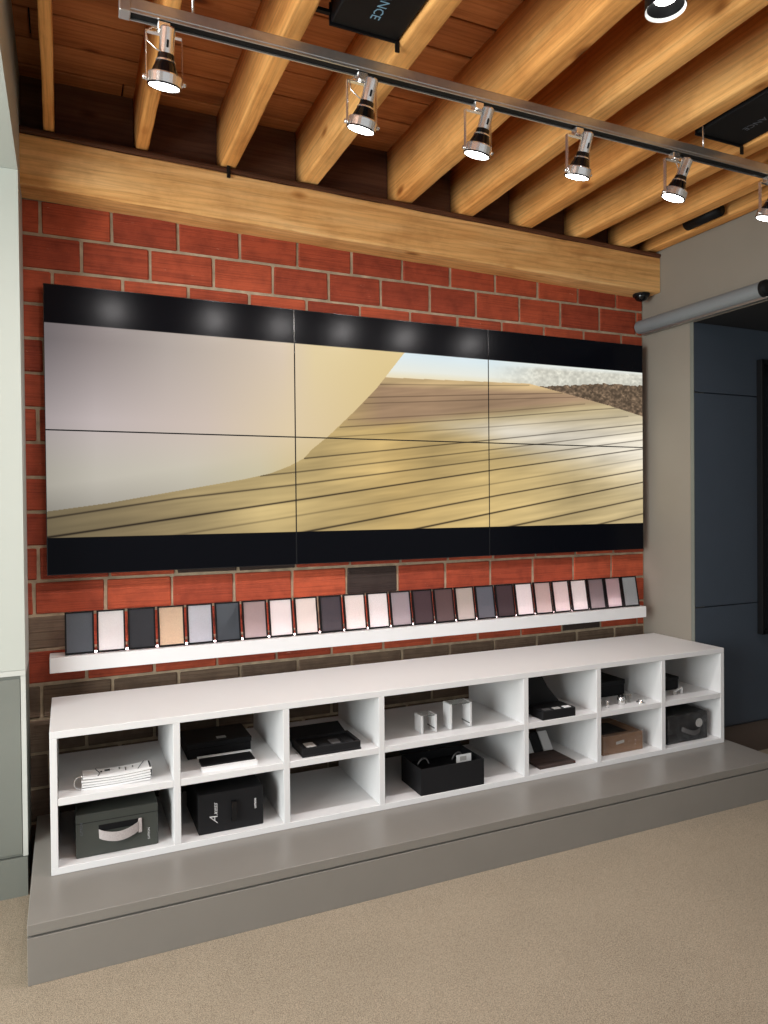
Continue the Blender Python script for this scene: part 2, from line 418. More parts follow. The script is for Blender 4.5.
# roller shade tube
rs = thing('roller_shade', 'grey roller shade tube mounted above the opening on right wall', 'shade', (3.078, 0.05, 2.402))
bm = lathe([(0, 0), (0.034, 0), (0.037, 0.004), (0.037, 0.8), (0, 0.8)], 32)
link('tube', bm_mesh(bm, 'tube', False), 'tube', rs, rot=(PI/2, 0, 0))
link('end_cap', bm_mesh(lathe([(0, 0), (0.040, 0), (0.040, 0.02), (0.03, 0.03), (0, 0.03)], 28), 'end_cap'), 'black', rs, (0, -0.8, 0), (PI/2, 0, 0))
bm = box_bm(0.028, 0.8, 0.012, 0.002); link('hem_bar', bm_mesh(bm, 'hem_bar'), 'steel', rs, (0.012, -0.42, -0.041))
# ------------------------------------------------------------------ left unit
lu = thing('wall_cabinet', 'tall built-in unit at left, white panel above grey-green cabinet door', 'cabinet', (-0.5, -0.2, 0))
def lux(n, *a, **k):
    o = box(n, *a, **k); o.parent = lu; o.location -= Vector(lu.location); return o
XL = -0.071
lux('upper_panel', -1.6, XL, -0.212, YW-0.002, 0.822, 2.624, 'wallwhite')
lux('cap_strip', -1.6, XL, -0.216, YW-0.002, 0.803, 0.821, 'cabcap')
lux('carcass', -1.6, XL, -0.205, YW-0.002, 0.146, 0.802, 'cabinet')
lux('door', -0.55, XL-0.018, -0.2125, -0.2055, 0.155, 0.79, 'cabinet', bev=0.001)
lux('door', -1.04, -0.556, -0.2125, -0.2055, 0.155, 0.79, 'cabinet', bev=0.001)
lux('side_stile', XL-0.016, XL, -0.2125, -0.2055, 0.146, 0.802, 'cabcap')
lux('plinth', -1.6, XL-0.002, -0.212, YW-0.002, 0.0, 0.142, 'cabinet')
struct(box('ceiling_soffit', -1.6, XL, -1.15, YW-0.002, 2.625, DECK+0.01, 'wallwhite'), 'white dropped soffit at top left')

# ------------------------------------------------------------------ left room wall (out of view) with an assumed window added for the daylight
wx, wy0, wy1, wz0, wz1 = WIN
bm = bmesh.new()
add_box(bm, -0.12, 0, -6.5, wy0, 0, DECK); add_box(bm, -0.12, 0, wy1, 0.3, 0, DECK); add_box(bm, -0.12, 0, wy0, wy1, 0, wz0); add_box(bm, -0.12, 0, wy0, wy1, wz1, DECK)
struct(link('wall_left', bm_mesh(bm, 'wall_left'), 'wallwhite', None, (wx, 0, 0)), 'white left wall, out of view, with a wide assumed window')
wn = struct(thing('assumed_window_1', 'assumed wide white framed window, out of view in the left wall', 'window', (wx, (wy0+wy1)/2, wz0)))
for yy in np.linspace(wy0, wy1, 4):
    o = box('assumed_window_frame', wx-0.06, wx+0.05, yy-0.025, yy+0.025, wz0, wz1, 'wallwhite', wn); o.location -= Vector(wn.location)
ys_ = np.linspace(wy0, wy1, 4)
for ya, yb in zip(ys_, ys_[1:]):
    o = box('assumed_window_pane', wx-0.035, wx-0.029, ya+0.025, yb-0.025, wz0+0.025, wz1-0.025, 'acrylic', wn); o.location -= Vector(wn.location)
for zz in (wz0, wz1):
    o = box('assumed_window_frame', wx-0.06, wx+0.05, wy0, wy1, zz-0.025, zz+0.025, 'wallwhite', wn); o.location -= Vector(wn.location)

# ================================================================== PLATFORM
pl = thing('display_platform', 'long low taupe platform carrying the white cubby shelf', 'platform', (1.55, -0.35, 0))
def plx(n, *a, **k):
    o = box(n, *a, **k); o.parent = pl; o.location -= Vector(pl.location); return o
PX0, PX1, PY = -0.050, 3.160, -0.768
plx('top_slab', PX0, PX1, PY, YW-0.010, 0.148, 0.181, 'platform', bev=0.0015)
plx('core', PX0+0.01, PX1-0.01, PY+0.012, YW-0.012, 0.001, 0.1475, 'platform')
plx('fascia', PX0, PX1, PY, PY+0.011, 0.0, 0.141, 'platform', bev=0.001)
plx('side_fascia', PX0, PX0+0.009, PY+0.0115, YW-0.012, 0.0, 0.141, 'platform')
plx('side_fascia', PX1-0.009, PX1, PY+0.0115, YW-0.012, 0.0, 0.141, 'platform')

# ================================================================== CUBBY SHELF
cu = thing('cubby_shelf', 'long white open-backed cubby shelf of two rows on taupe platform', 'shelf', (1.56, -0.25, 0.181))
def cux(n, *a, **k):
    o = box(n, *a, **k); o.parent = cu; o.location -= Vector(cu.location); return o
CY0, CY1 = -0.489, -0.015
cux('top_panel', 0.0106, 3.116-0.001, CY0, CY1, 0.638, 0.6625, 'white', bev=0.001)
cux('bottom_panel', 0.0106, 3.115, CY0, CY1, 0.1815, 0.205, 'white', bev=0.001)
cux('side_panel', 0.0106, 0.033, CY0, CY1, 0.2052, 0.6378, 'white', bev=0.001)
cux('side_panel', 3.091, 3.115, CY0, CY1, 0.2052, 0.6378, 'white', bev=0.001)
DIV = [0.420, 0.822, 1.216, 1.910, 2.3135, 2.7085]
for x in DIV: cux('divider', x-0.012, x+0.012, CY0, CY1, 0.2052, 0.6378, 'white', bev=0.001)
xs = [0.0335] + DIV + [3.0905]
for a, b in zip(xs, xs[1:]):
    x0 = a if a == xs[0] else a+0.0122; x1 = b if b == xs[-1] else b-0.0122
    cux('shelf', x0, x1, CY0+0.001, CY1, 0.411, 0.436, 'white', bev=0.001)
for a in (0.36, 1.14): cux('wall_bracket', a, a+0.02, CY1-0.02, CY1, 0.59, 0.61, 'steel')

# ================================================================== VIDEO WALL
VZ = 1.1408; PWD, PHT = 1.0185, 0.5735
vw = thing('video_wall', 'large video wall of six lit panels on the red brick wall', 'video wall', (1.52775, 0.0, VZ))
sRGB = lambda *c: np.array([lin(v) for v in c])
def lerp(t, stops):
    ps = [p for p, _ in stops]; cs = np.array([c for _, c in stops], float)
    return np.stack([np.interp(t, ps, cs[:, i]) for i in range(3)], -1)
curve_x = [-0.1, 0.002, 0.226, 0.493, 0.78, 0.901, 0.992, 1.057, 1.096, 1.175, 1.311, 1.424, 1.503, 1.566, 1.60]
curve_z = [0.24, 0.252, 0.283, 0.331, 0.382, 0.409, 0.444, 0.478, 0.520, 0.582, 0.707, 0.821, 0.917, 0.993, 1.05]
LINES = [([0.0, 0.493, 1.025, 2.105, 3.058], [0.225, 0.300, 0.360, 0.497, 0.617], .75), ([1.057, 1.835, 2.104, 3.058], [0.478, 0.565, 0.595, 0.706], .8),
    ([0.0, 1.024, 2.102, 3.057], [0.150, 0.290, 0.442, 0.566], 1.0), ([0.855, 1.03, 2.103, 3.058], [0.398, 0.417, 0.546, 0.664], .65),
    ([0.45, 0.99, 2.102, 3.057], [0.140, 0.215, 0.372, 0.51], .35), ([1.0, 1.092, 2.101, 3.056], [0.137, 0.151, 0.309, 0.448], .9), ([1.5, 1.634, 2.1, 3.056], [0.13, 0.149, 0.225, 0.378], 1.0),
    ([2.0, 2.188, 3.055], [0.122, 0.151, 0.287], .85), ([2.6, 2.736, 3.055], [0.123, 0.146, 0.200], .7), ([1.438, 2.106, 2.287], [0.835, 0.868, 0.88], .4),
    ([1.374, 2.106, 2.5], [0.770, 0.823, 0.85], .45), ([1.353, 2.105, 2.6], [0.740, 0.798, 0.835], .4), ([1.27, 2.105, 2.65], [0.661, 0.735, 0.80], .35), ([1.229, 2.105, 2.707, 2.9], [0.625, 0.707, 0.771, 0.79], .6),
    ([1.162, 2.104, 2.95], [0.575, 0.660, 0.745], .4)]
rng = np.random.RandomState(5)
def vnoise(x, z, sx, sz):
    g = rng.rand(64, 64); u = (x*sx) % 63; v = (z*sz) % 63; i = u.astype(int); j = v.astype(int); fu = u-i; fv = v-j
    return (g[i, j]*(1-fu)*(1-fv)+g[i+1, j]*fu*(1-fv)+g[i, j+1]*(1-fu)*fv+g[i+1, j+1]*fu*fv)
def picture(x, z):
    cz = np.interp(x, curve_x, curve_z)
    # smooth pale wall
    t = np.clip(x/1.55, 0, 1)
    top = lerp(t, [(0, (110, 103, 104)), (.12, (140, 130, 128)), (.3, (176, 165, 158)), (.62, (216, 198, 176)), (.72, (226, 206, 162)), (1, (222, 198, 142))])
    midc = lerp(t, [(0, (164, 154, 154)), (.12, (190, 178, 176)), (.4, (206, 190, 178)), (.64, (222, 202, 168)), (1, (218, 192, 132))])
    low = lerp(t, [(0, (168, 163, 152)), (.12, (190, 184, 172)), (.35, (202, 195, 178)), (.55, (206, 196, 166)), (.7, (210, 188, 136)), (1, (205, 178, 120))])
    f = np.clip((z-0.25)/0.74, 0, 1)[..., None]
    wall = np.where(f > .5, midc+(top-midc)*np.clip((f-.5)/.42, 0, 1), low+(midc-low)*np.clip((f-.22)/.26, 0, 1))
    edge = np.clip(1-(z-cz)/0.10, 0, 1)[..., None]*np.clip(1-t*1.6, 0, 1)[..., None]
    wall = wall*(1-0.16*edge)
    # wooden deck
    base = lerp(np.clip(x/3.06, 0, 1), [(0, (112, 100, 76)), (.12, (152, 134, 98)), (.3, (200, 176, 122)), (.5, (202, 172, 112)), (.68, (200, 174, 118)), (1, (200, 180, 136))])
    s = z-0.13*(x-1.5)      # distance across the boards
    tx = np.clip((x-2.1)/0.95, -0.4, 1)
    glow = np.exp(-((z-(0.635-0.06*tx))/(0.075+0.115*np.clip(tx, -.2, 1)))**2)*np.clip((x-1.55)/0.6, 0, 1)
    base = base + (np.array([240, 232, 216])-base)*(0.92*glow)[..., None]
    far = np.clip((s-0.63)/0.05, 0, 1)*np.clip((x-1.2)/0.25, 0, 1)
    base = base + (np.array([168, 136, 112])-base)*(0.8*far)[..., None]
    far2 = np.clip((z-0.83-0.02*(x-2))/0.03, 0, 1)
    base = base + (np.array([222, 192, 140])-base)*(0.85*far2)[..., None]
    gr = vnoise(x+z*0.0, s, 4.0, 46.0)*0.6+vnoise(x, s, 9.0, 120.0)*0.4
    bl = vnoise(x, s, 3.5, 9.0)
    base = base*(0.86+0.20*gr+0.24*(bl-0.5))[..., None]
    for (lx, lz, a) in LINES:
        d = np.abs(z-np.interp(x, lx, lz)); on = (x >= lx[0]) & (x <= lx[-1])
        wdt = 0.0024+0.0022*np.clip((0.6-z)/0.5, 0, 1)
        k = np.exp(-(d/wdt)**2)*a*on
        base = base*(1-(0.78*k)[..., None]) + np.array([60, 36, 24])*(0.2*k)[..., None]
    img = np.where((z < cz)[..., None] | (x > 1.585)[..., None], base, wall)
    # far haze, dune and dry ground beyond the deck
    top_edge = np.interp(x, [1.4, 2.287, 2.541, 2.81, 3.058], [0.868, 0.888, 0.846, 0.799, 0.748])
    hor = (z > top_edge) & ((z > cz) == False) | ((z > top_edge) & (x > 1.585))
    sky = lerp(np.clip((z-0.87)/0.11, 0, 1), [(0, (236, 222, 186)), (.35, (232, 234, 224)), (1, (218, 232, 236))])
    speck = vnoise(x, z, 60, 90); sp2 = vnoise(x, z, 130, 170)
    dune = np.stack([np.full_like(x, v) for v in (222, 220, 206)], -1)*(0.84+0.24*speck*(0.5+0.7*sp2))[..., None]
    dune = dune + (np.array([232, 236, 230])-dune)*np.clip((z-(0.962+0.018*(x-2.3)))/0.02, 0, 1)[..., None]
    kd = np.clip((x-2.05)/0.3, 0, 1)[..., None]
    out = sky+(dune-sky)*kd
    sandtop = np.interp(x, [2.287, 2.46, 2.742, 3.06], [0.875, 0.885, 0.915, 0.922])+0.016*(speck-.5)
    sand = np.stack([np.full_like(x, v) for v in (124, 104, 84)], -1)*(0.62+0.7*speck*sp2*1.3)[..., None]
    out = np.where(((z < sandtop) & (x > 2.3))[..., None], sand, out)
    img = np.where(hor[..., None], out, img)
    c = np.clip(img, 0, 255)/255.0
    c = np.where(c <= 0.04045, c/12.92, ((c+0.055)/1.055)**2.4)
    bar = (z > 0.995) | (z < 0.147)
    c[bar] = (0.0008, 0.0011, 0.0018)
    return c
def screen_mesh(ix, iz):
    b = 0.0028; x0, x1 = ix*PWD+b, (ix+1)*PWD-b; z0, z1 = iz*PHT+b, (iz+1)*PHT-b
    nx, nz = 400, 225
    X, Z = np.meshgrid(np.linspace(x0, x1, nx+1), np.linspace(z0, z1, nz+1))
    global rng; rng = np.random.RandomState(5)
    C = picture(X, Z).reshape(-1, 3)
    co = np.stack([X-1.52775, np.full_like(X, -0.0005), Z], -1).reshape(-1, 3)
    idx = np.arange((nx+1)*(nz+1)).reshape(nz+1, nx+1)
    q = np.stack([idx[:-1, :-1], idx[:-1, 1:], idx[1:, 1:], idx[1:, :-1]], -1).reshape(-1, 4)
    me = bpy.data.meshes.new('screen')
    me.vertices.add(len(co)); me.vertices.foreach_set('co', co.ravel().astype(np.float32))
    me.loops.add(q.size); me.loops.foreach_set('vertex_index', q.ravel().astype(np.int32))
    me.polygons.add(len(q)); me.polygons.foreach_set('loop_start', np.arange(0, q.size, 4, dtype=np.int32))
    me.polygons.foreach_set('loop_total', np.full(len(q), 4, dtype=np.int32))
    me.update(calc_edges=True)
    at = me.color_attributes.new('picture', 'FLOAT_COLOR', 'POINT')
    at.data.foreach_set('color', np.concatenate([C, np.ones((len(C), 1))], 1).ravel().astype(np.float32))
    return me
for iz in (1, 0):
    for ix in range(3):
        p = box('display_panel', ix*PWD+0.0004, (ix+1)*PWD-0.0004, 0.0, 0.048, iz*PHT+0.0004, (iz+1)*PHT-0.0004, 'gloss')
        p.parent = vw; p.location -= Vector((1.52775, 0, 0))
        s = link('screen', screen_mesh(ix, iz), 'screen', p); s.location = -Vector(p.location)

# ================================================================== LEDGE + SAMPLES
lg = thing('display_ledge', 'narrow white wall ledge holding the row of framed samples', 'ledge', (1.515, 0.0, 0.764))
o = box('ledge_board', 0.005, 3.026, -0.05, YW-0.004, 0.764, 0.8245, 'white', lg, 0.0015); o.location -= Vector(lg.location)
o = box('led_strip', 0.075, 2.99, 0.004, 0.012, 0.8246, 0.8276, 'led', lg); o.location -= Vector(lg.location); o['label'] = 'lit pink-white LED strip behind the samples'
SAMP = [('slate grey', (104, 109, 116), 0), ('white', (226, 224, 224), 0), ('charcoal', (62, 62, 66), 0), ('tan', (212, 192, 168), 0), ('pale silver grey', (192, 194, 200), 0),
        ('dark slate grey', (82, 86, 92), 0), ('mauve grey', (140, 124, 124), .3), ('off-white', (216, 210, 210), .35), ('ivory', (214, 206, 200), .35), ('near-black striped', (52, 48, 54), .06),
        ('warm white', (226, 216, 212), .4), ('bright white', (230, 220, 220), .4), ('grey', (132, 126, 132), .3), ('dark plum brown', (58, 42, 46), .03), ('dark brown', (74, 56, 56), .07),
        ('greige', (160, 152, 144), .3), ('blue charcoal', (80, 82, 90), .06), ('very dark brown', (56, 42, 46), .03), ('soft white', (226, 216, 218), .35), ('dusty pink grey', (178, 160, 156), .38),
        ('pale pink white', (214, 200, 200), .4), ('blush white', (228, 220, 220), .4), ('medium grey', (104, 98, 102), .28), ('sheer pinkish grey', (160, 150, 156), .6), ('flat light grey', (164, 168, 170), 0)]
SW, SH, FW = 0.1075, 0.168, 0.0062
def frame_mesh():
    bm = bmesh.new()
    add_box(bm, -SW/2, -SW/2+FW, -0.006, 0.006, 0, SH); add_box(bm, SW/2-FW, SW/2, -0.006, 0.006, 0, SH)
    add_box(bm, -SW/2+FW, SW/2-FW, -0.006, 0.006, 0, FW+.002); add_box(bm, -SW/2+FW, SW/2-FW, -0.006, 0.006, SH-FW, SH)
    return bm_mesh(bm, 'frame')
fm = frame_mesh(); fm.materials.append(M['black'])
for i, (nm, c, tr) in enumerate(SAMP):
    xc = 0.114+i*0.11775
    t = thing('fabric_sample', f'{nm} sample in black frame, {ORD[i]} from left on the white ledge', 'sample', (xc, -0.030, 0.8262), 'framed samples on the ledge')
    t.rotation_euler = (-math.radians(10.5), 0, random.uniform(-.01, .01))
    link('frame', fm, None, t)
    bm = bmesh.new(); hw_, hh_ = SW/2-FW-.0002, SH/2-FW-.001
    bm.faces.new([bm.verts.new(p) for p in ((-hw_, 0, -hh_), (hw_, 0, -hh_), (hw_, 0, hh_), (-hw_, 0, hh_))])
    if not tr: bmesh.ops.solidify(bm, geom=bm.faces[:], thickness=0.002)
    me = bm_mesh(bm, 'fabric_panel')
    link('fabric_panel', me, fabric('fabric_'+nm.replace(' ', '_'), rgb(*[min(242, v*1.09) for v in c]), tr), t, (0, -0.003, SH/2+.001))

# ================================================================== TRACK + SPOT HEADS
TY, TZ0, TZ1 = -1.14, 2.682, 2.718
tk = thing('light_track', 'long brushed metal ceiling light track hung under the joists', 'track', (1.8, TY, TZ1))
def tkx(n, *a, **k):
    o = box(n, *a, **k); o.parent = tk; o.location -= Vector(tk.location); return o
TX0, TX1 = 0.219, 3.10
tkx('rail', TX0, TX1, TY-0.019, TY+0.019, TZ0+0.004, TZ1, 'track', bev=0.003, seg=2)
tkx('lip', TX0+.004, TX1-.004, TY-0.019, TY-0.0145, TZ0-0.002, TZ0+0.004, 'track')
tkx('lip', TX0+.004, TX1-.004, TY+0.0145, TY+0.019, TZ0-0.002, TZ0+0.004, 'track')
tkx('slot', TX0+.004, TX1-.004, TY-0.0145, TY+0.0145, TZ0+0.002, TZ0+0.0045, 'black')
tkx('end_cap', TX0-0.006, TX0+0.022, TY-0.0205, TY+0.0205, TZ0-0.004, TZ1+0.001, 'track', bev=0.002)
for x, jx in ((0.400, 0.40), (2.262, 2.26)):
    top = zjoist(jx)+0.003 if x != 0.400 else DECK
    r = link('suspension_rod', bm_mesh(tube_bm([(x, TY, TZ1), (x, TY, top)], 0.0035, 10), 'rod', True), 'chrome', tk); r.location = -Vector(tk.location)
def head_parts():
    """track spot head; origin = underside of the track; hangs down -Z, aims to +Y after tilting"""
    P = {}
    bm = box_bm(0.034, 0.028, 0.026, 0.003); bmesh.ops.translate(bm, vec=(0, 0, -0.013), verts=bm.verts[:]); P['adapter'] = (bm_mesh(bm, 'adapter'), 'chrome', None)
    # yoke of flat bars
    bm = bmesh.new()
    PZ = -0.148; hw = 0.046
    add_box(bm, -hw, hw, -0.006, 0.006, -0.030, -0.027)
    for s in (-1, 1): add_box(bm, s*hw-0.0012, s*hw+0.0012, -0.006, 0.006, PZ-0.006, -0.027)
    P['yoke'] = (bm_mesh(bm, 'yoke'), 'chrome', None)
    return P, PZ, hw
HP, PZ, HW = head_parts()
tilt = math.radians(27)
sock = bm_mesh(lathe([(0, 0.126), (0.017, 0.126), (0.0195, 0.122), (0.0195, 0.062), (0, 0.062)], 32), 'socket_can')
neck = bm_mesh(lathe([(0.0, 0.062), (0.021, 0.062), (0.0225, 0.048), (0.036, 0.014), (0.0, 0.014)], 28), 'bulb_neck')
nring = bm_mesh(lathe([(0.0235, 0.048), (0.0255, 0.047), (0.0262, 0.043), (0.0245, 0.043)], 28), 'neck_ring')
ring = bm_mesh(lathe([(0.036, 0.014), (0.0425, 0.013), (0.0435, 0.010), (0.0435, -0.012), (0.041, -0.014), (0.039, -0.0135), (0.039, -0.008)], 32), 'ring')
rim = bm_mesh(lathe([(0.0390, -0.0110), (0.0405, -0.0165), (0.0440, -0.0155), (0.0442, -0.0125)], 32), 'rim')
lens = bm_mesh(lathe([(0, -0.0190), (0.02, -0.0180), (0.0385, -0.0152)], 28), 'lens')
knob = bm_mesh(lathe([(0, -0.005), (0.006, -0.005), (0.0065, 0.0), (0.006, 0.005), (0, 0.006)], 14), 'knob', True)
slotm = bm_mesh(box_bm(0.006, 0.004, 0.018, 0.001), 'cooling_slot')
cab = bm_mesh(tube_bm([(-0.005, -0.006, -0.022), (-0.03, -0.018, -0.025), (-0.048, -0.025, -0.045), (-0.045, -0.028, -0.07), (-0.022, -0.03, -0.088), (-0.012, -0.03, -0.092)], 0.0018, 8), 'cable', True)
for me, mt in ((sock, 'chrome'), (neck, 'gloss'), (nring, 'chrome'), (ring, 'chrome'), (rim, 'gloss'), (lens, 'lens'), (knob, 'chrome'), (slotm, 'black'), (cab, 'chrome'), (HP['adapter'][0], 'chrome'), (HP['yoke'][0], 'chrome')):
    me.materials.append(M[mt])
HEADX = [0.324, 0.886, 1.284, 1.680, 2.118, 2.610]
HT = [15, 17, 16, 18, 16, 16]
HR = [3, 9, 9, 6, 14, 8]
HLAB = ['chrome track spotlight nearest the left end of the metal track', 'chrome track spotlight, second from left on the track', 'chrome track spotlight, third from left on the track',
        'chrome track spotlight, fourth from left on the track', 'chrome track spotlight, fifth from left beside the hanging rod', 'chrome track spotlight cut off by the right picture edge']
for i, x in enumerate(HEADX):
    h = thing('track_spotlight', HLAB[i], 'spotlight', (x, TY, TZ0-0.002), 'spotlights on the track')
    link('adapter', HP['adapter'][0], None, h); yk = link('yoke', HP['yoke'][0], None, h)
    for s in (-1, 1): link('knob', knob, None, yk, (s*(HW+0.004), 0, PZ), (0, PI/2, 0))
    tl = math.radians(HT[i]); R = Matrix.Translation((0, 0, PZ)) @ Matrix.Rotation(math.radians(HR[i]), 4, 'Y') @ Matrix.Rotation(tl, 4, 'X')
    can = link('lamp_body', sock, None, h); can.matrix_local = R
    for nm, me in (('bulb_neck', neck), ('neck_ring', nring), ('front_ring', ring), ('front_rim', rim), ('lens', lens)):
        link(nm, me, None, h).matrix_local = R
    link('cooling_slot', slotm, None, can, (0, -0.0195, 0.083))
    if i in (0, 1, 4): 
        c = link('cable', cab, None, h)
        if i == 4: c.rotation_euler = (0, 0, PI)
    ld = bpy.data.lights.new('spot_beam', 'SPOT'); ld.energy = SPOT_W; ld.color = (1.0, 0.95, 0.94); ld.spot_size = math.radians(150); ld.spot_blend = 1.0; ld.shadow_soft_size = 0.035
    lo = bpy.data.objects.new('spot_beam', ld); COL.objects.link(lo); lo.parent = h; lo.matrix_local = R @ Matrix.Translation((0, 0, -0.03)) @ Matrix.Rotation(math.radians(10), 4, 'X')

# surface downlights under the joists
DOWN_W = 24.0
def downlight(label, x, y, z):
    global dl
    dl = thing('ceiling_downlight', label, 'downlight', (x, y, z))
    link('housing', bm_mesh(lathe([(0.0, 0.075), (0.052, 0.075), (0.054, 0.07), (0.054, 0.0), (0.053, -0.001), (0.0535, 0.002), (0.0, 0.06)], 36), 'housing'), 'black', dl)
    link('reflector', bm_mesh(lathe([(0.0535, -0.0015), (0.0520, 0.0), (0.040, 0.026)], 36), 'reflector', True), 'paper', dl)
    link('baffle', bm_mesh(lathe([(0.040, 0.026), (0.031, 0.029)], 36), 'baffle'), 'black', dl)
    link('lens', bm_mesh(lathe([(0, 0.0270), (0.033, 0.0285)], 28), 'lens2'), 'lens', dl)
    ld = bpy.data.lights.new('downlight_beam', 'SPOT'); ld.energy = DOWN_W; ld.color = (1, .95, .93); ld.spot_size = math.radians(140); ld.spot_blend = 0.8; ld.shadow_soft_size = 0.035
    lo = bpy.data.objects.new('downlight_beam', ld); COL.objects.link(lo); lo.parent = dl; lo.location = (0, 0, 0.02)
downlight('black cylindrical downlight with lit white rim at top edge of picture', 1.584, -1.626, 2.752)
for k, (x, y) in enumerate(((0.366, -2.30), (1.87, -2.75), (0.72, -3.60), (2.22, -3.75))):  # unseen rear lamps, added to brighten the carpet and bounce onto the ceiling
    downlight(f'added black cylindrical downlight out of view above the carpet, {ORD[k]} of the rear ones', x, y, zjoist(x)-0.075)

# black boxes between the joists
def ceiling_box(label, x0, x1, y1, z, mat, inks):
    t = thing('ceiling_box', label, 'speaker box', ((x0+x1)/2, y1-0.3, z), 'black boxes between the joists')
    def bx(n, *a, **k):
        o = box(n, *a, **k); o.parent = t; o.location -= Vector(t.location); return o
    bx('case', x0, x1, y1-0.6, y1, z, z+0.085, mat, bev=0.003)
    bx('front_flange', x0-0.004, x1+0.004, y1, y1+0.006, z-0.006, z+0.06, mat)
    bx('mount_tab', x1-0.010, x1+0.004, y1-0.004, y1+0.002, z-0.035, z-0.005, mat)
    bx('mount_arm', x0-0.075, x0-0.004, y1-0.012, y1+0.002, z+0.02, z+0.03, mat)
    return t
b1 = ceiling_box('black box lettered in pale blue between joists at top centre', 0.810, 1.030, -1.090, 2.842, 'black', None)
b2 = ceiling_box('black box with dim lettering between joists at upper right', 2.275, 2.515, -1.10, 2.803, 'black', None)
# lettering reads towards the wall when seen from below
def down_text(t, text, size, x, y, mat):
    # text x axis -> +Y, text up -> +X, normal -> -Z
    m = Matrix(((0, 1, 0, x), (1, 0, 0, y), (0, 0, -1, -0.001), (0, 0, 0, 1)))
    lettering(text, size, mat, t, m)
down_text(b1, 'ANCE', 0.042, 0.001, 0.180, 'blueink')
down_text(b2, 'ANCE', 0.036, 0.024, 0.165, 'dimink')
# black duct by the last joist
t = tag(link('black_duct', bm_mesh(tube_bm([(2.972, -0.40, 2.815), (2.972, -0.60, 2.815)], 0.033, 20), 'black_duct', True), 'black'), 'black round duct tucked between the last two joists', 'duct')
# dome camera under the beam
dc = thing('dome_camera', 'small black dome camera under the right end of the timber beam', 'camera', (3.035, -0.015, 2.571))
link('base', bm_mesh(lathe([(0, 0.0), (0.046, 0.0), (0.046, -0.010), (0.042, -0.014), (0, -0.014)], 28), 'base'), 'black', dc)
link('dome', bm_mesh(lathe([(0.036, -0.014), (0.034, -0.024), (0.026, -0.034), (0.012, -0.040), (0, -0.041)], 28), 'dome', True), 'gloss', dc)

# ================================================================== THINGS IN THE CUBBIES
ZL, ZU = 0.2052, 0.4362
# -- stack of booklets on a ring
bk = thing('booklet_stack', 'stack of white printed booklets on a ring, upper far-left cubby', 'booklets', (0.222, -0.415, ZU))
def curved_sheet(w, d, th, z, bend, name, mat, dx=0, dy=0):
    bm = bmesh.new(); n = 14; lo_, hi_ = [], []
    for i in range(n+1):
        u = i/n-0.5; zz = z+bend*(u*u*4)*0.5+ (0.006*max(0, u))
        lo_.append([bm.verts.new((u*w+dx, -d/2+dy, zz)), bm.verts.new((u*w+dx, d/2+dy, zz))]); hi_.append([bm.verts.new((u*w+dx, -d/2+dy, zz+th)), bm.verts.new((u*w+dx, d/2+dy, zz+th))])
    for i in range(n):
        a, b, c, d_ = lo_[i], lo_[i+1], hi_[i], hi_[i+1]
        bm.faces.new((c[0], d_[0], d_[1], c[1])); bm.faces.new((a[0], a[1], b[1], b[0])); bm.faces.new((a[0], b[0], d_[0], c[0])); bm.faces.new((a[1], c[1], d_[1], b[1]))
    bm.faces.new((lo_[0][0], hi_[0][0], hi_[0][1], lo_[0][1])); bm.faces.new((lo_[n][0], lo_[n][1], hi_[n][1], hi_[n][0]))
    return bm_mesh(bm, name)
for i in range(5):
    link('booklet', curved_sheet(0.226, 0.075, 0.0066, i*0.0085, 0.004*i*0.5+0.001, 'booklet', None, random.uniform(-.003, .003), random.uniform(-.003, .003)), 'paper', bk)
for i in range(4):
    link('dark_cover', curved_sheet(0.224, 0.073, 0.0012, i*0.0085+0.0070, 0.004*i*0.5+0.001, 'dark_cover', None), 'darksample', bk)
topz = 4*0.0085+0.0068
for (dx, dy, w, d) in ((-0.03, 0.012, 0.018, 0.014), (-0.05, 0.005, 0.006, 0.010), (0.03, 0.0, 0.003, 0.03), (0.01, 0.014, 0.003, 0.018), (0.055, 0.012, 0.003, 0.018)):
    box('print_mark', dx-w/2, dx+w/2, dy-d/2, dy+d/2, topz+0.0018, topz+0.0030, 'ink', bk)
pts = [(-0.062+0.006*math.sin(i*0.8), -0.035+i*0.011, topz+0.003+0.0006*i) for i in range(7)]
link('print_stroke', bm_mesh(tube_bm(pts, 0.0014, 6), 'print_stroke'), 'ink', bk)
pts = [(0.07+0.004*i, -0.028+i*0.010, topz+0.006+0.0005*i) for i in range(7)]
link('print_stroke', bm_mesh(tube_bm(pts, 0.0014, 6), 'print_stroke'), 'ink', bk)
pts = [(-0.113+0.019*math.cos(a)-0.006, -0.02, 0.0228+0.021*math.sin(a)) for a in np.linspace(0, 2*PI, 22)]
link('binder_ring', bm_mesh(tube_bm(pts, 0.0014, 6), 'binder_ring', True), 'chrome', bk)
box('cover_edge', 0.108, 0.116, -0.036, 0.036, 0.016, 0.048, 'ink', bk, 0.001)

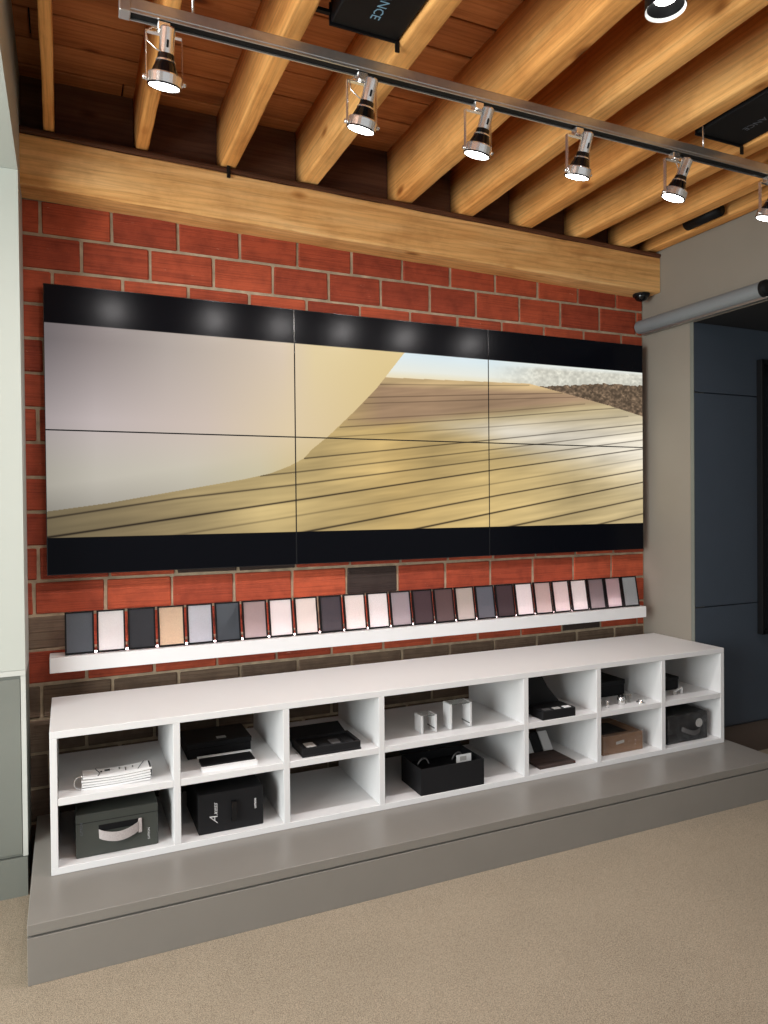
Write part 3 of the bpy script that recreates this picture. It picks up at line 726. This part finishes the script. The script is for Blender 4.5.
# -- carrying case helper
def front_text(t, text, size, x, y, z, mat, shear=0.0, vertical=True, bold=0.0):
    # on a face looking to -Y; vertical text reads upwards
    if vertical: m = Matrix(((0, -1, 0, x), (0, 0, -1, y), (1, 0, 0, z), (0, 0, 0, 1)))
    else: m = Matrix(((1, 0, 0, x), (0, 0, -1, y), (0, 1, 0, z), (0, 0, 0, 1)))
    return lettering(text, size, mat, t, m, shear, bold=bold)
gb = thing('carrying_case', 'charcoal carrying case with grey strap handle, lower far-left cubby', 'case', (0.222, -0.30, ZL))
box('case_body', -0.135, 0.135, -0.153, 0.140, 0.0, 0.148, 'greybox', gb, 0.003)
box('lid_seam', -0.1355, 0.1355, -0.1535, 0.1405, 0.118, 0.1195, 'black', gb)
def strap_mesh(w, h, out, n=16):
    bm = bmesh.new(); A = []
    for i in range(n+1):
        u = i/n; x = (u-0.5)*w; bow = math.sin(u*PI)**0.6*out; dz = -0.014*math.sin(u*PI)
        A.append([bm.verts.new((x, -0.1545-bow+q, dz+zz)) for q, zz in ((0, -h/2), (0, h/2), (0.002, h/2), (0.002, -h/2))])
    for a, b in zip(A, A[1:]):
        for k in range(4): bm.faces.new((a[k], a[(k+1) % 4], b[(k+1) % 4], b[k]))
    bm.faces.new(A[0]); bm.faces.new(A[-1][::-1])
    return bm_mesh(bm, 'strap_handle')
link('strap_handle', strap_mesh(0.135, 0.032, 0.022), 'strap', gb, (0.006, 0, 0.078), (0, -math.radians(3), 0))
box('strap_anchor', 0.068, 0.080, -0.160, -0.153, 0.055, 0.105, 'strap', gb, 0.002)
box('strap_slot', -0.062, 0.066, -0.1545, -0.1528, 0.083, 0.104, 'black', gb)
front_text(gb, 'LUTRON', 0.011, -0.117, -0.1537, 0.100, 'dimink')
front_text(gb, 'LUTRON', 0.010, 0.103, -0.1537, 0.045, 'silverink')
# -- black case with script lettering
ab = thing('carrying_case', 'black case with white script lettering and short handle, second lower cubby', 'case', (0.618, -0.31, ZL))
box('case_body', -0.120, 0.121, -0.145, 0.145, 0.0, 0.146, 'softblack', ab, 0.003)
front_text(ab, 'A', 0.044, -0.064, -0.1457, 0.048, 'silverink', 0.5, bold=-0.0006)
front_text(ab, 'xess', 0.025, -0.059, -0.1457, 0.087, 'silverink', 0.5)
front_text(ab, 'LUTRON', 0.0095, 0.090, -0.1457, 0.084, 'silverink', bold=0.0004)
bm = bmesh.new(); add_box(bm, -0.009, 0.009, -0.160, -0.156, 0.040, 0.108); add_box(bm, -0.009, 0.009, -0.157, -0.1445, 0.100, 0.110); add_box(bm, -0.009, 0.009, -0.157, -0.1445, 0.036, 0.046)
link('handle', bm_mesh(bm, 'handle'), 'gloss', ab, (0.008, 0, 0))
box('lid_catch', -0.006, 0.012, -0.02, -0.006, 0.146, 0.149, 'gloss', ab)
# -- second upper cubby: black box + white edged binders
bb = thing('presentation_box', 'closed black box with small metal label, upper second cubby', 'box', (0.607, -0.20, ZU))
box('box_body', -0.123, 0.122, -0.105, 0.075, 0.0, 0.040, 'black', bb, 0.002)
box('lid', -0.126, 0.125, -0.107, 0.078, 0.040, 0.060, 'black', bb, 0.002)
box('metal_label', -0.006, 0.030, -0.080, -0.055, 0.060, 0.0612, 'greysample', bb)
s1 = thing('sample_binder', 'flat black binder with white edges in front of the closed black box', 'binder', (0.613, -0.395, ZU))
box('lower_board', -0.100, 0.102, -0.066, 0.050, 0.0, 0.006, 'paper', s1)
box('black_cover', -0.096, 0.100, -0.046, 0.040, 0.006, 0.018, 'black', s1, 0.001)
box('upper_board', -0.100, 0.104, -0.066, -0.044, 0.006, 0.014, 'paper', s1)
box('rear_edge', -0.100, 0.106, 0.038, 0.052, 0.006, 0.021, 'paper', s1)
# -- third upper cubby: open tray of samples
tr = thing('sample_tray', 'open black sample tray with small grey squares, upper third cubby', 'tray', (1.011, -0.395, ZU))
box('tray_floor', -0.121, 0.122, -0.078, 0.070, 0.0, 0.008, 'softblack', tr, 0.001)
for (x0, x1, y0, y1) in ((-0.119, 0.120, -0.076, -0.066), (-0.119, 0.120, 0.058, 0.068), (-0.119, -0.109, -0.066, 0.058), (0.110, 0.120, -0.066, 0.058)):
    box('tray_wall', x0, x1, y0, y1, 0.008, 0.034, 'softblack', tr, 0.001)
box('foam_insert', -0.109, 0.110, -0.066, 0.058, 0.008, 0.026, 'black', tr)
for k, mt in enumerate(('greysample', 'softblack', 'darksample', 'softblack')):
    box('finish_chip', -0.096+k*0.052, -0.056+k*0.052, -0.052, 0.002, 0.026, 0.030, mt, tr, 0.001)
lidm = bm_mesh(box_bm(0.240, 0.125, 0.012, 0.002), 'open_lid'); link('open_lid', lidm, 'softblack', tr, (0, 0.125, 0.024), (math.radians(12), 0, 0))
# -- acrylic channels
def channel(label, x, w, h, d):
    t = thing('acrylic_riser', label, 'riser', (x, -0.385, ZU))
    box('side', -w/2, -w/2+0.010, -0.025, d, 0.0, h, 'white', t, 0.0008); box('side', w/2-0.010, w/2, -0.025, d, 0.0, h, 'white', t, 0.0008)
    box('top_plate', -w/2+0.010, w/2-0.010, -0.024, d, h-0.004, h-0.0005, 'acrylic', t); box('inner_rail', w/2-0.014, w/2-0.0102, -0.024, d, 0.014, 0.017, 'darksample', t)
channel('smaller white square riser on the wide upper cubby floor', 1.470, 0.075, 0.074, 0.04)
channel('taller white square riser on the wide upper cubby floor', 1.626, 0.108, 0.106, 0.04)
# -- open black box in the wide lower cubby
ob = thing('open_box', 'open-topped black box of loose parts in the wide lower cubby', 'box', (1.543, -0.385, ZL))
for (x0, x1, y0, y1) in ((-0.151, 0.151, -0.099, -0.095), (-0.151, 0.151, 0.086, 0.090), (-0.151, -0.147, -0.095, 0.086), (0.147, 0.151, -0.095, 0.086)):
    box('box_wall', x0, x1, y0, y1, 0.0, 0.110, 'softblack', ob)
box('box_floor', -0.147, 0.147, -0.095, 0.086, 0.0, 0.004, 'softblack', ob)
box('foam_insert', -0.146, 0.146, -0.094, 0.085, 0.004, 0.075, 'black', ob)
lidm = bm_mesh(box_bm(0.30, 0.150, 0.004), 'open_lid'); link('open_lid', lidm, 'softblack', ob, (0, 0.157, 0.150), (math.radians(30), 0, 0))
c1 = thing('white_card', 'small white card standing in the open black box', 'card', (1.622, -0.437, ZL+0.0753))
box('card', -0.036, 0.036, -0.001, 0.001, 0.0, 0.050, 'paper', c1); box('print_mark', -0.020, 0.012, -0.0016, -0.001, 0.024, 0.042, 'greysample', c1)
for k, (x, lab) in enumerate(((1.445, 'grey cable loop at the left in the open black box'), (1.612, 'grey cable loop behind the white card in the open black box'))):
    pts = [(0.026*math.cos(a), 0.004*math.sin(2*a), 0.026*math.sin(a)+0.018) for a in np.linspace(0.0, PI, 14)]
    tag(link('cable_loop', bm_mesh(tube_bm(pts, 0.0035, 8), 'cable_loop', True), 'darksample', None, (x, -0.40, ZL+0.078)), lab, 'cable')
# -- fifth upper cubby: box with samples and tall raised lid
fb = thing('sample_case', 'black sample case with tall raised lid, upper cubby right of the wide one', 'case', (2.085, -0.42, ZU))
box('case_body', -0.083, 0.100, -0.062, 0.05, 0.0, 0.040, 'softblack', fb, 0.002)
for k, mt in enumerate(('darksample', 'greysample', 'paper')):
    box('finish_chip', -0.066+k*0.055, -0.030+k*0.055, -0.054, -0.030, 0.040, 0.0425, mt, fb)
bm = bmesh.new()
vs_ = [(-0.155, 0.02, 0.0), (0.09, 0.02, 0.04), (0.085, 0.10, 0.055), (-0.03, 0.21, 0.185), (-0.155, 0.21, 0.185)]
pr = [(-0.155, 0.0), (0.14, 0.0), (0.085, 0.055), (0.035, 0.115), (-0.01, 0.192), (-0.155, 0.192)]
f0 = [bm.verts.new((x, 0.062, z)) for x, z in pr]; f1 = [bm.verts.new((x, 0.075, z)) for x, z in pr]
bm.faces.new(f0); bm.faces.new(f1[::-1])
for i in range(len(pr)): j = (i+1) % len(pr); bm.faces.new((f0[i], f0[j], f1[j], f1[i]))
link('raised_lid', bm_mesh(bm, 'raised_lid'), 'softblack', fb)
# -- fifth lower cubby
wbm = thing('sample_board', 'dark brown wood-look sample board lying flat in a lower cubby', 'board', (2.113, -0.37, ZL))
for k in range(4): box('board_strip', -0.105, 0.094, -0.082+k*0.042, -0.0415+k*0.042, 0.0, 0.012, 'brownboard', wbm, 0.001)
fs = thing('swatch_fan', 'leaning white, black and white swatch strips behind the brown sample board', 'swatch', (2.172, -0.262, ZL+0.002))
fs.rotation_euler = (-math.radians(35), 0, 0)
for k, mt in enumerate(('paper', 'softblack', 'paper')): box('swatch_strip', -0.115+k*0.056, -0.062+k*0.056, -0.003, 0.003, 0.0, 0.095, mt, fs, 0.001)
# -- sixth upper
kb = thing('storage_box', 'plain black box at the back of the sixth upper cubby from left', 'box', (2.49, -0.22, ZU))
box('box_body', -0.145, 0.148, -0.08, 0.10, 0.0, 0.055, 'black', kb, 0.002); box('lid', -0.147, 0.150, -0.082, 0.102, 0.055, 0.078, 'black', kb, 0.002)
def knob_thing(name, label, loc, prof, mat, cap=None):
    t = thing(name, label, 'hardware', loc, 'small metal knobs in the cubby')
    link('body', bm_mesh(lathe(prof, 20), 'body', True), mat, t)
    if cap: link('cap', bm_mesh(lathe(cap, 20), 'cap', True), 'gloss', t)
    return t
knob_thing('hardware_fitting', 'tall shiny metal knob in front of the plain black box', (2.497, -0.430, ZU), [(0, 0), (0.016, 0), (0.018, 0.006), (0.018, 0.030), (0.015, 0.036), (0, 0.037)], 'chrome', [(0, 0.037), (0.014, 0.037), (0.014, 0.046), (0.010, 0.050), (0, 0.050)])
ch = thing('metal_bracket', 'small metal U bracket beside the tall shiny knob', 'bracket', (2.538, -0.425, ZU))
box('leg', -0.016, -0.012, -0.012, 0.012, 0.0, 0.044, 'chrome', ch); box('leg', 0.012, 0.016, -0.012, 0.012, 0.0, 0.044, 'chrome', ch); box('bridge', -0.012, 0.012, -0.012, 0.012, 0.040, 0.044, 'chrome', ch)
knob_thing('hardware_fitting', 'dark metal knob next to the divider in the sixth upper cubby', (2.362, -0.425, ZU), [(0, 0), (0.015, 0), (0.017, 0.008), (0.012, 0.02), (0.017, 0.034), (0.014, 0.042), (0, 0.043)], 'steel')
knob_thing('hardware_fitting', 'short silver knob at the left of the sixth upper cubby', (2.403, -0.440, ZU), [(0, 0), (0.010, 0), (0.010, 0.01), (0.007, 0.018), (0.011, 0.026), (0.009, 0.032), (0, 0.033)], 'chrome')
knob_thing('hardware_fitting', 'low flat silver knob at the right of the sixth upper cubby', (2.600, -0.452, ZU), [(0, 0), (0.022, 0), (0.022, 0.006), (0.010, 0.009), (0.012, 0.016), (0, 0.018)], 'chrome')
# -- sixth lower: wrapped brown box
wbx = thing('wrapped_box', 'brown cardboard box in clear plastic wrap, lower cubby', 'box', (2.505, -0.32, ZL))
box('carton', -0.125, 0.122, -0.116, 0.12, 0.0, 0.088, 'kraft', wbx, 0.002)
box('dark_label', -0.10, 0.055, -0.085, 0.06, 0.088, 0.0886, 'black', wbx)
box('flap', -0.12, 0.118, 0.062, 0.070, 0.088, 0.091, 'kraft', wbx)
def wrap_mesh(sx, sy, sz, seed):
    rr = random.Random(seed); bm = box_bm(sx, sy, sz)
    bmesh.ops.subdivide_edges(bm, edges=bm.edges[:], cuts=6, use_grid_fill=True)
    for v in bm.verts:
        v.co += Vector((rr.uniform(-.0015, .0025), rr.uniform(-.003, .001), rr.uniform(-.0005, .003)))
    return bm_mesh(bm, 'plastic_wrap')
link('plastic_wrap', wrap_mesh(0.256, 0.246, 0.096, 2), 'film', wbx, (-0.0015, 0.002, 0.0495))
for (x, z, a, l) in ((-0.118, 0.04, .1, .05), (0.030, 0.035, -.1, .045), (0.068, 0.045, .25, .06), (0.095, 0.042, -.15, .05)):
    me = bm_mesh(box_bm(0.003, 0.002, l, 0.0008), 'wrap_fold'); link('wrap_fold', me, 'film', wbx, (x, -0.1215, z), (0, a, 0))
link('hand_hole', bm_mesh(box_bm(0.05, 0.0015, 0.014, 0.0005), 'hand_hole'), 'greysample', wbx, (-0.02, -0.1165, 0.052), (0, -0.1, 0))
# -- seventh upper
lb = thing('storage_box', 'plain black box at the left of the last upper cubby', 'box', (2.86, -0.25, ZU))
box('box_body', -0.13, 0.10, -0.09, 0.09, 0.0, 0.050, 'black', lb, 0.002); box('lid', -0.132, 0.102, -0.092, 0.092, 0.050, 0.066, 'black', lb, 0.002)
cl = thing('white_clip', 'small white angled clip in front of the last black box', 'clip', (2.885, -0.410, ZU))
box('arm', -0.030, 0.024, -0.006, 0.006, 0.020, 0.026, 'paper', cl, 0.001).rotation_euler = (0, -0.35, 0)
box('leg', 0.020, 0.026, -0.006, 0.006, 0.0, 0.032, 'paper', cl, 0.001); 
link('foot', bm_mesh(lathe([(0, 0), (0.012, 0), (0.012, 0.016), (0, 0.016)], 16), 'foot'), 'greysample', cl, (-0.026, 0, 0))
# -- seventh lower: black case in plastic
zc = thing('carrying_case', 'black case in clear plastic with grey handle, last lower cubby', 'case', (2.905, -0.30, ZL))
box('case_body', -0.136, 0.136, -0.152, 0.14, 0.0, 0.138, 'softblack', zc, 0.004)
link('plastic_wrap', wrap_mesh(0.278, 0.300, 0.144, 5), 'film', zc, (0, -0.006, 0.0735))
link('strap_handle', strap_mesh(0.125, 0.022, 0.016), 'darksample', zc, (0.02, 0, 0.060), (0, math.radians(8), 0))
link('round_badge', bm_mesh(lathe([(0, 0), (0.022, 0), (0.022, 0.003), (0, 0.003)], 20), 'round_badge'), 'greysample', zc, (0.075, -0.1525, 0.085), (PI/2, 0, 0))
